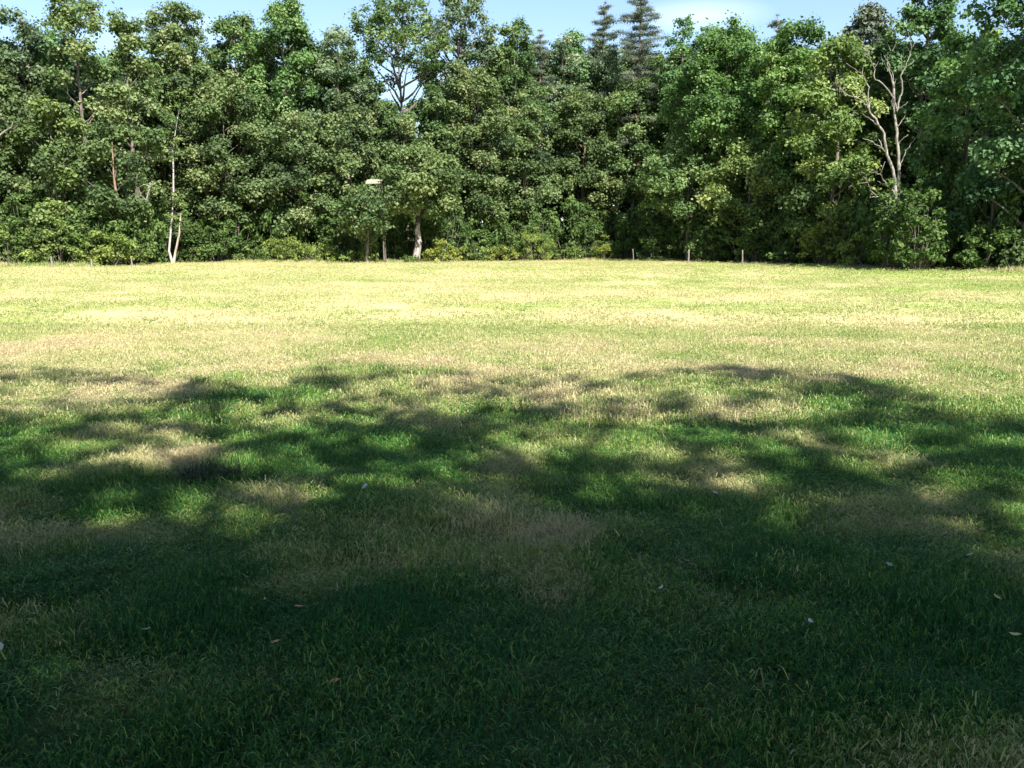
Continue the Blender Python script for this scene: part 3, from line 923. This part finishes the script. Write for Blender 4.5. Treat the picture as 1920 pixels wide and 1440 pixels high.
rng = np.random.default_rng(21)
Yb = edge(321) + .2
bb = at_depth(322, 462, Yb); bb[2] = 0
birch = empty("birch_tree", bb, "slim white barked birch with two stems at the field edge", "birch")
t = Tubes()
P = px_path([(324, 496), (316, 470), (318, 440), (321, 400), (322, 360), (321, 320), (319, 280), (324, 240), (330, 200)], Yb, rng, .8, bb)
t.add(P, [.13, .085, .08, .075, .07, .065, .06, .04, .03], 9, rng)
obj("trunk", t.mesh("trunk"), M_BIRCH, birch)
t = Tubes()
t.add(px_path([(325, 495), (331, 466), (338, 436), (341, 400)], Yb, rng, -.3, bb), [.13, .10, .08, .05], 8, rng)
o = obj("trunk", t.mesh("trunk"), M_BARK_PALE, birch); o["label"] = "duller second stem leaning right"
C = []; R = []
for (u, v, r) in [(330, 375, .45), (340, 385, .5), (347, 400, .4), (305, 300, .4), (300, 280, .4), (335, 262, .5), (342, 420, .35), (325, 408, .3),
                  (310, 440, .25), (318, 300, .45), (326, 270, .5), (314, 250, .5), (322, 228, .6), (312, 210, .6), (326, 365, .25), (314, 405, .25), (333, 200, .6), (322, 180, .6), (345, 175, .6), (352, 432, .3), (312, 345, .3)]:
    C.append(at_depth(u, v, Yb - .3) - bb); R.append(r)
f = obj("foliage", leaf_cloud("foliage", C, R, [80] * len(C), .09, rng), M_OAK, birch); f.color = (1.2, 1.25, 1, 1); f["kind"] = "stuff"
lb = Tubes()
for c in C:
    lb.add(bend(P[np.argmin(np.abs(P[:, 2] - c[2] + .5))], c, 4, rng, .1), [.03, .02, .015, .008], 4, cap=False)
obj("limbs", lb.mesh("limbs"), M_BARK, birch)["kind"] = "stuff"

# ------------------------------------------------------------------ dead tree
def Z(x, y):
    return (1560 + x / 4.235, 60 + y / 4.235)


Yd = 58.5
db = at_depth(1678, 462, Yd); db[2] = 0
dead = empty("dead_tree", db, "bare dead tree with two pale leafless stems before the right hand oaks", "dead tree")
rng = np.random.default_rng(77)


def dead_branch(name, pts, r0, r1, dy=0., y0=0., sides=7):
    P = px_path([Z(*p) for p in pts], Yd, rng, 0, db)
    n = len(P)
    tt = np.linspace(0, 1, n)
    P[:, 1] += y0 + dy * tt
    # finer, slightly crooked
    t2 = np.linspace(0, 1, n * 3 - 2)
    Q = np.stack([np.interp(t2, tt, P[:, c]) for c in range(3)], -1)
    Q[1:-1] += rng.normal(0, .022, (len(Q) - 2, 3))
    tb = Tubes(); tb.add(Q, (r0 + (r1 - r0) * t2) * .60, sides, rng)
    return obj(name, tb.mesh(name), M_DEAD, dead)


dead_branch("trunk", [(505, 1880), (512, 1600), (510, 1330), (500, 1170), (470, 1060), (430, 930), (415, 810), (360, 720), (300, 640), (285, 570)], .20, .08, 0, 0, 9)
dead_branch("trunk", [(540, 1600), (550, 1300), (555, 1110), (550, 900), (545, 740), (535, 640), (530, 500), (530, 380)], .17, .10, .5, .3, 9)
for (pts, a, b, dy, y0) in [
    ([(285, 600), (240, 560), (180, 520), (110, 510), (40, 460), (10, 400)], .08, .02, -.6, 0),
    ([(300, 640), (305, 580), (300, 520), (240, 460), (210, 375)], .075, .02, .5, 0),
    ([(300, 525), (303, 430), (270, 370), (240, 330), (150, 275)], .06, .015, -.3, .3),
    ([(350, 735), (300, 695), (250, 680), (210, 655)], .06, .02, -.6, 0),
    ([(425, 950), (390, 930), (340, 905), (270, 875), (200, 855)], .06, .02, -.9, 0),
    ([(405, 930), (390, 870), (370, 790)], .06, .02, .4, 0),
    ([(500, 1280), (430, 1225), (385, 1180), (350, 1130), (375, 1040)], .08, .025, -.9, 0),
    ([(350, 1135), (310, 1128), (260, 1125)], .035, .015, -.2, -.7),
    ([(435, 1228), (390, 1210), (350, 1185)], .035, .015, .2, -.4),
    ([(435, 1222), (438, 1190), (455, 1165)], .035, .015, -.2, -.4),
    ([(500, 1330), (440, 1308), (340, 1310), (285, 1260), (250, 1200), (160, 1215)], .07, .02, -.8, 0),
    ([(340, 1310), (300, 1312), (270, 1322)], .04, .02, -.2, -.5),
    ([(252, 1205), (250, 1175), (225, 1150)], .03, .015, .2, -.6),
    ([(530, 400), (500, 330), (475, 270), (465, 210), (465, 150)], .07, .015, -.4, .8),
    ([(540, 620), (560, 520), (578, 470), (578, 400), (560, 345), (600, 270), (625, 180), (640, 120), (610, 0)], .11, .015, -.4, .5),
    ([(530, 400), (535, 330), (520, 230), (480, 150)], .06, .015, .5, .8),
    ([(575, 300), (580, 240), (576, 175)], .04, .015, 0, .5),
    ([(533, 600), (510, 520), (460, 460), (390, 395), (330, 365), (335, 300), (290, 210), (240, 110), (190, 45)], .085, .015, -.8, .4),
    ([(505, 610), (480, 560), (478, 500), (500, 390)], .06, .02, -.4, .3),
    ([(555, 600), (585, 580), (612, 550)], .05, .03, -.3, .5),
    ([(550, 740), (600, 690), (640, 620)], .045, .015, .4, .5),
    ([(555, 870), (580, 845), (608, 815)], .05, .04, -.4, .5),
    ([(560, 1080), (585, 1020), (630, 930), (690, 850), (740, 790)], .045, .015, .3, .5),
    ([(545, 400), (580, 385), (615, 382)], .03, .012, -.3, .6),
    ([(480, 290), (440, 200), (435, 170)], .03, .01, .3, .6),
]:
    dead_branch("branch", pts, a, b, dy, y0, 6)
obj("twigs", (lambda tb: ([tb.add(bend(at_depth(*Z(x, y), Yd + dd) - db, at_depth(*Z(x + dx, y + dy_), Yd + dd) - db, 4, rng, .12), [.02, .015, .012, .006], 4, cap=False)
                           for (x, y, dx, dy_, dd) in [(110, 510, -40, -70, -.5), (60, 480, 10, -80, -.5), (180, 520, -30, -60, -.3), (240, 560, -60, -20, -.2),
                                                       (150, 275, -40, -30, 0), (240, 330, 10, -60, 0), (210, 375, -40, -10, .3), (330, 290, 40, -60, 0), (290, 210, -40, -40, 0),
                                                       (240, 110, 20, -60, 0), (465, 150, -20, -50, .4), (480, 150, 30, -60, .6), (640, 120, 30, -60, .2), (600, 270, 60, -50, .2),
                                                       (625, 180, -30, -60, .2), (640, 620, 40, -40, .6), (200, 855, -40, 10, -.8), (210, 655, -40, -30, -.5), (160, 1215, -30, 20, -.8),
                                                       (260, 1125, -30, -20, -.8), (375, 1040, 10, -40, -.8), (740, 790, 60, -30, .8), (615, 382, 40, -30, .3)]], tb.mesh("twigs"))[1])(Tubes()),
    M_DEAD, dead)["kind"] = "stuff"

# bare branch at the left edge and the fallen branch at right
def lone_branch(name, label, cat, Y, paths, mat=M_DEAD):
    o0 = at_depth(*paths[0][0][0], Y)
    root = empty(name, o0, label, cat)
    for i, (pts, a, b) in enumerate(paths):
        P = px_path(pts, Y, rng, -.4, o0)
        tb = Tubes(); tb.add(P, np.linspace(a, b, len(P)), 6, rng)
        obj("limb" if i == 0 else "twig", tb.mesh("limb"), mat, root)
    return root


lone_branch("fallen_branch", "pale fallen branch leaning out of the bush right of the leafy oak", "branch", edge(1612) - 1.2,
            [([(1624, 508), (1618, 498), (1608, 489), (1598, 480)], .05, .02), ([(1612, 492), (1604, 492), (1597, 490)], .025, .01)])
dl = at_depth(-30, 462, 64.); dl[2] = 0
dtree = empty("dead_tree", dl, "bare curved dead limb reaching in at the left edge of the picture", "dead tree")
tb = Tubes(); tb.add(px_path([(-34, 500), (-36, 400), (-30, 300), (-14, 262)], 64., rng, 0, dl), [.2, .17, .13, .09], 8, rng)
obj("trunk", tb.mesh("trunk"), M_DEAD, dtree)
for pts, a, b in [([(-14, 262), (0, 256), (14, 247), (28, 240), (33, 232)], .08, .03), ([(25, 242), (36, 238), (41, 239)], .035, .012),
                  ([(-5, 226), (8, 222), (20, 224)], .04, .012), ([(-30, 300), (-20, 250), (-8, 226)], .06, .04)]:
    tb = Tubes(); tb.add(px_path(pts, 64., rng, -.6, dl), np.linspace(a, b, len(pts)), 6, rng)
    obj("branch", tb.mesh("branch"), M_DEAD, dtree)
# thin crooked dead stem left of the birch
ds = at_depth(272, 462, 74.5); ds[2] = 0
root = empty("dead_tree", ds, "thin crooked dead sapling left of the white birch", "dead tree")
tb = Tubes(); tb.add(px_path([(276, 498), (275, 450), (273, 420), (272, 392), (275, 372), (281, 352), (282, 343)], 74., rng, 0, ds), [.08, .075, .07, .06, .055, .045, .03], 7, rng)
obj("trunk", tb.mesh("trunk"), M_DEAD, root)
for pts in [[(282, 350), (272, 346), (262, 352)], [(282, 346), (290, 347), (296, 343)], [(274, 376), (266, 366), (264, 356)]]:
    tb = Tubes(); tb.add(px_path(pts, 68.2, rng, -.3, ds), [.04, .03, .012], 5, rng)
    obj("branch", tb.mesh("branch"), M_DEAD, root)

# ------------------------------------------------------------------ raised hide: pale roof board among the leaves
Yh = edge(705) - 1.0
hb = at_depth(705, 462, Yh); hb[2] = 0
hide = empty("raised_hide", hb, "pale board roof of a raised hide high among the oak leaves", "raised hide")


def box_mesh(name, sx_, sy_, sz_, jitter=0.):
    import bmesh
    bm = bmesh.new(); bmesh.ops.create_cube(bm, size=1)
    for v in bm.verts: v.co = (v.co.x * sx_, v.co.y * sy_, v.co.z * sz_)
    bmesh.ops.bevel(bm, geom=bm.edges[:], offset=min(sx_, sy_, sz_) * .12, segments=1, affect='EDGES')
    me = bpy.data.meshes.new(name); bm.to_mesh(me); bm.free()
    return me


ztopb = at_depth(705, 336, Yh)[2]
rf = box_mesh("roof_board", 1.42, 1.1, .06)
o = obj("roof_board", rf, M_BOARD, hide, (0, 0, ztopb - .12)); o.rotation_euler = (math.radians(12), math.radians(-1.5), 0)
o = obj("fascia_board", box_mesh("fascia_board", 1.4, .03, .17), M_BOARD, hide, (0, -.58, ztopb - .33)); o.rotation_euler = (0, math.radians(-1.5), 0)
M_DARKW = bark_material("dark_timber", (.05, .042, .035), (.12, .10, .085))
for sx_ in (-.6, .6):
    for sy_ in (-.45, .45):
        tb = Tubes(); tb.add([(sx_ * 1.3, sy_ * 1.3, 0), (sx_, sy_, ztopb - .2)], [.06, .05], 7, rng)
        obj("leg", tb.mesh("leg"), M_DARKW, hide)
tb = Tubes(); tb.add([(.66, -.5, ztopb - .3), (.74, -.45, ztopb - .85), (.6, -.45, ztopb - 1.5)], [.035, .035, .03], 6, rng)
obj("brace", tb.mesh("brace"), M_POST, hide)
obj("seat_board", box_mesh("seat_board", 1.2, .5, .05), M_DARKW, hide, (0, .1, ztopb - 1.35))
obj("rail", box_mesh("rail", 1.25, .05, .12), M_DARKW, hide, (0, -.5, ztopb - 1.0))

# ------------------------------------------------------------------ fence posts
POSTS = [(97, 503, 482, .085, 1, "leftmost fence post, pale and square against the dark bush"),
         (172, 503, 487, .075, 0, "short fence post half hidden below the yellowish bush at left"),
         (248, 504, 485, .06, -2, "thin pinkish fence post, third from the left"),
         (691, 492, 477, .10, 0, "stubby pale post at the foot of the ivy covered stump"),
         (740, 493, 477, .075, -2, "pale fence post just left of the dappled oak trunk"),
         (844, 490, 472, .08, 2, "pale fence post right of the dappled oak trunk, under a bright bush"),
         (944, 489, 478, .07, 0, "short fence post under the yellowish hazel bush"),
         (1188, 493, 467, .05, -4, "thin leaning fence post at the left of the dark recess"),
         (1290, 496, 469, .085, 3, "fence post with a bright bare top in the dark recess"),
         (1392, 502, 470, .06, -3, "thin grey fence post, rightmost in the dark recess"),
         (1365, 491, 474, .05, 2, "faint dim fence post standing further back in the recess")]
for (u, vb, vt, r, tilt, label) in POSTS:
    g = on_ground(u, vb)
    h = at_depth(u, vt, g[1])[2]
    g[2] = float(height(g[0], g[1]))
    rg = np.random.default_rng(int(u)); r *= .85
    tb = Tubes()
    tb.add(np.array([(0, 0, -.2), (0, 0, .1), (.01, 0, h * .5), (0, .01, h - .03), (0, 0, h)]), [r, r * .98, r * .95, r * .92, r * .8], 8, rg)
    root = obj("fence_post", tb.mesh("fence_post"), M_POST, None, tuple(g))
    root.rotation_euler = (0, math.radians(tilt), float(rg.random()))
    tag(root, label, "fence post", "fence posts along the wood edge")

# ------------------------------------------------------------------ trees behind and above the camera: they shade the foreground
SUN_P = [(180, 742, 110, 26, .9), (320, 785, 90, 14, .75), (505, 744, 75, 13, .9), (385, 860, 65, 11, .8), (520, 915, 90, 30, .55), (355, 965, 95, 24, .75),
         (30, 892, 40, 12, .5), (175, 1000, 40, 16, .6), (240, 1045, 60, 14, .65), (160, 1262, 110, 16, .55), (700, 735, 60, 9, .8), (610, 780, 60, 10, .5),
         (1080, 745, 70, 16, .75), (1290, 735, 90, 20, .8), (1400, 775, 90, 15, .85), (1395, 905, 55, 18, .85), (1485, 960, 60, 15, .95),
         (1650, 822, 55, 16, .9), (1570, 775, 70, 12, .6), (1850, 838, 90, 12, .75), (1350, 840, 40, 10, .65), (1640, 880, 60, 14, .45), (870, 960, 80, 12, .35),
         (500, 1210, 80, 20, .3), (1000, 870, 60, 14, .35), (100, 860, 60, 12, .35), (640, 700, 60, 8, .7), (930, 720, 60, 8, .5), (1700, 775, 70, 9, .5), (260, 1340, 90, 22, .4),
         (760, 860, 60, 16, .3), (1180, 850, 50, 14, .3), (1060, 1035, 40, 10, .3)]
BU = [-4000, 0, 180, 300, 405, 456, 540, 600, 700, 811, 960, 1060, 1130, 1170, 1203, 1315, 1543, 1594, 1720, 1847, 1920, 5000]
BV = [686, 686, 694, 701, 716, 728, 712, 676, 680, 700, 696, 702, 722, 708, 681, 685, 694, 711, 744, 786, 806, 1000]


def shade(x, y):
    P = np.stack([x, y, np.zeros_like(x)], -1)
    u, v = to_px(P)
    b = np.interp(u, BU, BV)
    # mottled towards the rim, closed further in
    depth_in = (v - b)
    d = smooth(-4, 9, depth_in) * (.85 + .15 * smooth(140, 420, depth_in))
    n = .6 * fbm(x * 1.5 + 13, y * 1.2 + 3, 3) + .4 * fbm(x * 5 + 1, y * 3.6, 2)
    rim = 1 - smooth(140, 330, depth_in)
    d = d * (1 - rim * .62 * smooth(.47, .66, n))
    for (pu, pv, a, bb_, w) in SUN_P:
        bb_ = bb_ * (1.5 if pv > 850 else 1.1); a = a * 1.15
        d = d * (1 - .97 * w * np.exp(-(((u - pu) / a) ** 2 + ((v - pv) / bb_) ** 2)))
    d = np.where(y < 1.8, 1., d)
    # d is the share of sunlight held back; turn it into how much of the foliage stays
    q = -np.log(np.clip(1 - d, .006, 1)) / 8.5
    q = np.maximum(q, smooth(.93, .99, d))
    return np.where(d < .03, 0, np.clip(q, 0, 1))


sdir = np.array(SUN)
rng = np.random.default_rng(500)
M_SHADE_LEAF = M_OAK
OVER = [((-2.6, -4.6), 6.8, 17., 5.2), ((4.8, -4.2), 6.8, 17.5, 5.2), ((12.2, -4.6), 6.8, 17., 5.), ((-10., -4.6), 6.6, 16., 5.), ((1.2, -11.5), 6.5, 18., 6.),
        ((8.6, -12.), 6.5, 18, 6), ((-7, -12), 6.5, 18, 6), ((19.5, -7), 6.5, 17, 5)]
for i, ((tx, tyy), W, H, zb) in enumerate(OVER):
    n = 1400
    d = rng.normal(size=(n, 3)); d /= np.linalg.norm(d, axis=1)[:, None]
    r_ = rng.random(n) ** .42
    c = d * r_[:, None] * np.array([W, W, (H - zb) / 2]) + np.array([0, 0, (H + zb) / 2])
    wpos = c + np.array([tx, tyy, 0])
    vis = wpos[:, 2] > 1.5 + np.maximum(wpos[:, 1], 0) * .42 + .9   # boughs grow above head height in front
    g = wpos - sdir * (wpos[:, 2] / sdir[2])[:, None]
    keep = vis & (shade(g[:, 0], g[:, 1]) > .02)

    def cull(p, rg, o_=np.array([tx, tyy, 0])):
        w_ = p + o_
        g_ = w_ - sdir * (w_[:, 2] / sdir[2])[:, None]
        return rg.random(len(p)) < shade(g_[:, 0], g_[:, 1])
    c = c[keep]
    fo = leaf_cloud("foliage", c, rng.uniform(.3, .6, len(c)), np.full(len(c), 24), .145, rng, cull=cull)
    tr = Tubes(); lb = Tubes()
    tp = bend((0, 0, -.3), (0, 0, H * .85), 9, rng, .03)
    tr.add(tp, .30 * (1 - .85 * np.linspace(0, 1, 9)), 10, rng)
    pick = c[rng.permutation(len(c))[:34]]
    for q in pick:
        zi = np.clip(q[2] - .6 * math.hypot(q[0], q[1]), zb * .7, H * .8)
        s0 = tp[int(round(float(np.clip((zi + .3) / (H * .85 + .3), 0, 1)) * 8))]
        lb.add(bend(s0, q, 6, rng, .1), .07 * (1 - .85 * np.linspace(0, 1, 6)), 5)
    place_tree("shade_tree", (tr.mesh("trunk"), lb.mesh("limbs"), fo), (tx, tyy, 0),
               "oak behind the camera whose shade lies over the near grass", "tree", OLIVE, M_BARK, M_OAK, "oaks behind the camera")

# ------------------------------------------------------------------ small things on the near grass
def blade_thing(name, me, u, v, label, cat, sc=1., rz=0.):
    g = on_ground(u, v); g[2] = float(height(g[0], g[1]))
    o = obj(name, me, M_TUFT, None, tuple(g)); o.scale = (sc, sc, sc); o.rotation_euler.z = rz
    return tag(o, label, cat)


def tuft_material():
    m, nt, out = nodes("tuft_blade")
    L = nt.links.new
    bl = N(nt, "ShaderNodeAttribute", attribute_name="tone")
    oi = N(nt, "ShaderNodeObjectInfo")
    r = ramp(nt, [(0, (.07, .15, .03)), (.45, (.16, .24, .055)), (.75, (.30, .30, .10)), (1, (.42, .34, .20))], bl.outputs["Fac"])
    mul = N(nt, "ShaderNodeMix", data_type='RGBA', blend_type='MULTIPLY'); mul.inputs[0].default_value = 1
    L(r.outputs[0], mul.inputs[6]); L(oi.outputs["Color"], mul.inputs[7])
    pb = N(nt, "ShaderNodeBsdfPrincipled"); pb.inputs["Roughness"].default_value = .55
    tr = N(nt, "ShaderNodeBsdfTranslucent")
    mx = N(nt, "ShaderNodeMixShader"); mx.inputs[0].default_value = .3
    L(mul.outputs[2], pb.inputs["Base Color"]); L(mul.outputs[2], tr.inputs[0])
    L(pb.outputs[0], mx.inputs[1]); L(tr.outputs[0], mx.inputs[2]); L(mx.outputs[0], out.inputs[0])
    return m


M_TUFT = tuft_material()
blade_thing("grass_tuft", blades_mesh("grass_tuft", 170, .2, .05, .13, .006, 901, lean=.35, tone=.3), 1488, 972, "bright sunlit grass tuft alone in the dark shade at right", "grass tuft")
blade_thing("grass_tuft", blades_mesh("grass_tuft", 190, .28, .05, .12, .007, 902, lean=.35, tone=.25), 1640, 835, "lush green grass tuft in the dappled light further right", "grass tuft")
blade_thing("grass_tuft", blades_mesh("grass_tuft", 90, .14, .05, .11, .006, 903, lean=.3, tone=.4), 487, 882, "small pale grass tuft right of the dark clod", "grass tuft")
blade_thing("grass_tuft", blades_mesh("grass_tuft", 90, .12, .05, .10, .006, 904, lean=.35, tone=.3), 515, 952, "small bright grass tuft below and right of the dark clod", "grass tuft")
clod = blade_thing("cut_grass_clod", blades_mesh("cut_grass_clod", 620, .20, .06, .17, .006, 905, lean=.9, flat=.5, tone=.4), 400, 908, "dark clod of cut grass lying in a hollow at left", "clod")
clod.color = (.13, .12, .11, 1)

g = on_ground(1042, 1200)
weed = empty("weed_stalk", (g[0], g[1], float(height(g[0], g[1]))), "dark forked weed stalk standing near the centre foreground", "weed")
M_STEM = bark_material("weed_stem", (.035, .05, .02), (.07, .09, .03))
for k_, (dx, dz) in enumerate([(-.035, .19), (.045, .13)]):
    tb = Tubes(); tb.add(bend((.01 * k_, 0, -.02), (dx, .0, dz), 6, rng, .06), np.linspace(.0038, .0022, 6), 6)
    obj("stem", tb.mesh("stem"), M_STEM, weed)


def leaf_shape(name, L_, W_, curl, seed):
    rg = np.random.default_rng(seed)
    n = 9
    t = np.linspace(0, 1, n)
    w = W_ * np.sin(np.pi * t) ** .7 * (1 + .18 * np.sin(t * 19 + rg.random() * 6)) * .5
    z = curl * (t - .4) ** 2 * 2
    mid = np.stack([L_ * (t - .5), np.zeros(n), z], -1)
    l = mid + np.stack([np.zeros(n), w, .35 * w + rg.normal(0, .001, n)], -1)
    r = mid + np.stack([np.zeros(n), -w, .5 * w + rg.normal(0, .001, n)], -1)
    V = np.concatenate([mid, l, r])
    i = np.arange(n - 1)
    F_ = np.concatenate([np.stack([i, i + 1, i + 1 + n, i + n], -1), np.stack([i, i + 2 * n, i + 1 + 2 * n, i + 1], -1)])
    me = mesh_np(name, V, [(4, F_)], None, True)
    return me


for k_, (dx, dz, rz) in enumerate([(-.035, .19, 2.6), (-.03, .175, .3), (.04, .13, .5)]):
    o = obj("leaf", leaf_shape("leaf", .035, .016, .01, 60 + k_), M_STEM, weed, (dx, 0, dz)); o.rotation_euler = (.3, .2, rz)


def flat_mat(name, c):
    m, nt, out = nodes(name)
    pb = N(nt, "ShaderNodeBsdfPrincipled"); pb.inputs["Roughness"].default_value = .6
    no = N(nt, "ShaderNodeTexNoise"); no.inputs["Scale"].default_value = 90
    r = ramp(nt, [(.35, tuple(x * .7 for x in c)), (.65, c)], no.outputs[0])
    nt.links.new(r.outputs[0], pb.inputs["Base Color"]); nt.links.new(pb.outputs[0], out.inputs[0])
    return m


M_FL_W = flat_mat("bleached_leaf", (.42, .40, .36)); M_FL_Y = flat_mat("yellow_leaf", (.55, .48, .16)); M_FL_B = flat_mat("brown_leaf", (.36, .20, .09))
LEAVES = [(1286, 1083, M_FL_W, .04, "whitish curled leaf in the dark grass right of centre"),
          (1668, 1092, M_FL_W, .04, "pale leaf at right, left of another pale leaf"),
          (1815, 1075, M_FL_W, .045, "pale leaf furthest right among the shaded ones"),
          (1238, 1150, M_FL_W, .028, "tiny pale leaf below the whitish curled leaf"),
          (275, 1209, M_FL_W, .038, "white leaf at left in the deep shade"),
          (563, 1172, M_FL_B, .05, "orange brown leaf left of centre"),
          (518, 1241, M_FL_B, .038, "brown leaf below the orange brown leaf"),
          (498, 1157, M_FL_W, .022, "small white speck like leaf above the orange brown one"),
          (4, 1262, M_FL_W, .05, "pale leaf cut by the left edge of the picture"),
          (760, 1083, M_FL_Y, .04, "yellowish leaf near the centre of the shade"),
          (295, 937, M_FL_W, .07, "pale greenish leaf below the dark clod"),
          (685, 946, M_FL_W, .06, "pale leaf right of the small bright tuft"),
          (1341, 945, M_FL_W, .05, "pale leaf left of the bright sunlit tuft"),
          (1868, 1148, M_FL_Y, .04, "yellow leaf near the right edge"),
          (1516, 1231, M_FL_W, .035, "pale leaf low in the dark grass at right"),
          (1901, 1222, M_FL_Y, .045, "yellowish leaf low at the right edge"),
          (630, 1331, M_FL_B, .035, "brown leaf low in the foreground left of centre")]
for i, (u, v, mt, L_, label) in enumerate(LEAVES):
    g = on_ground(u, v); g[2] = float(height(g[0], g[1])) + .062
    o = obj("fallen_leaf", leaf_shape("fallen_leaf", L_, L_ * .55, L_ * .4, i), mt, None, tuple(g))
    o.rotation_euler = (random.uniform(-.3, .5), random.uniform(-.3, .3), random.uniform(0, 6.28))
    tag(o, label, "leaf", "fallen leaves on the grass")
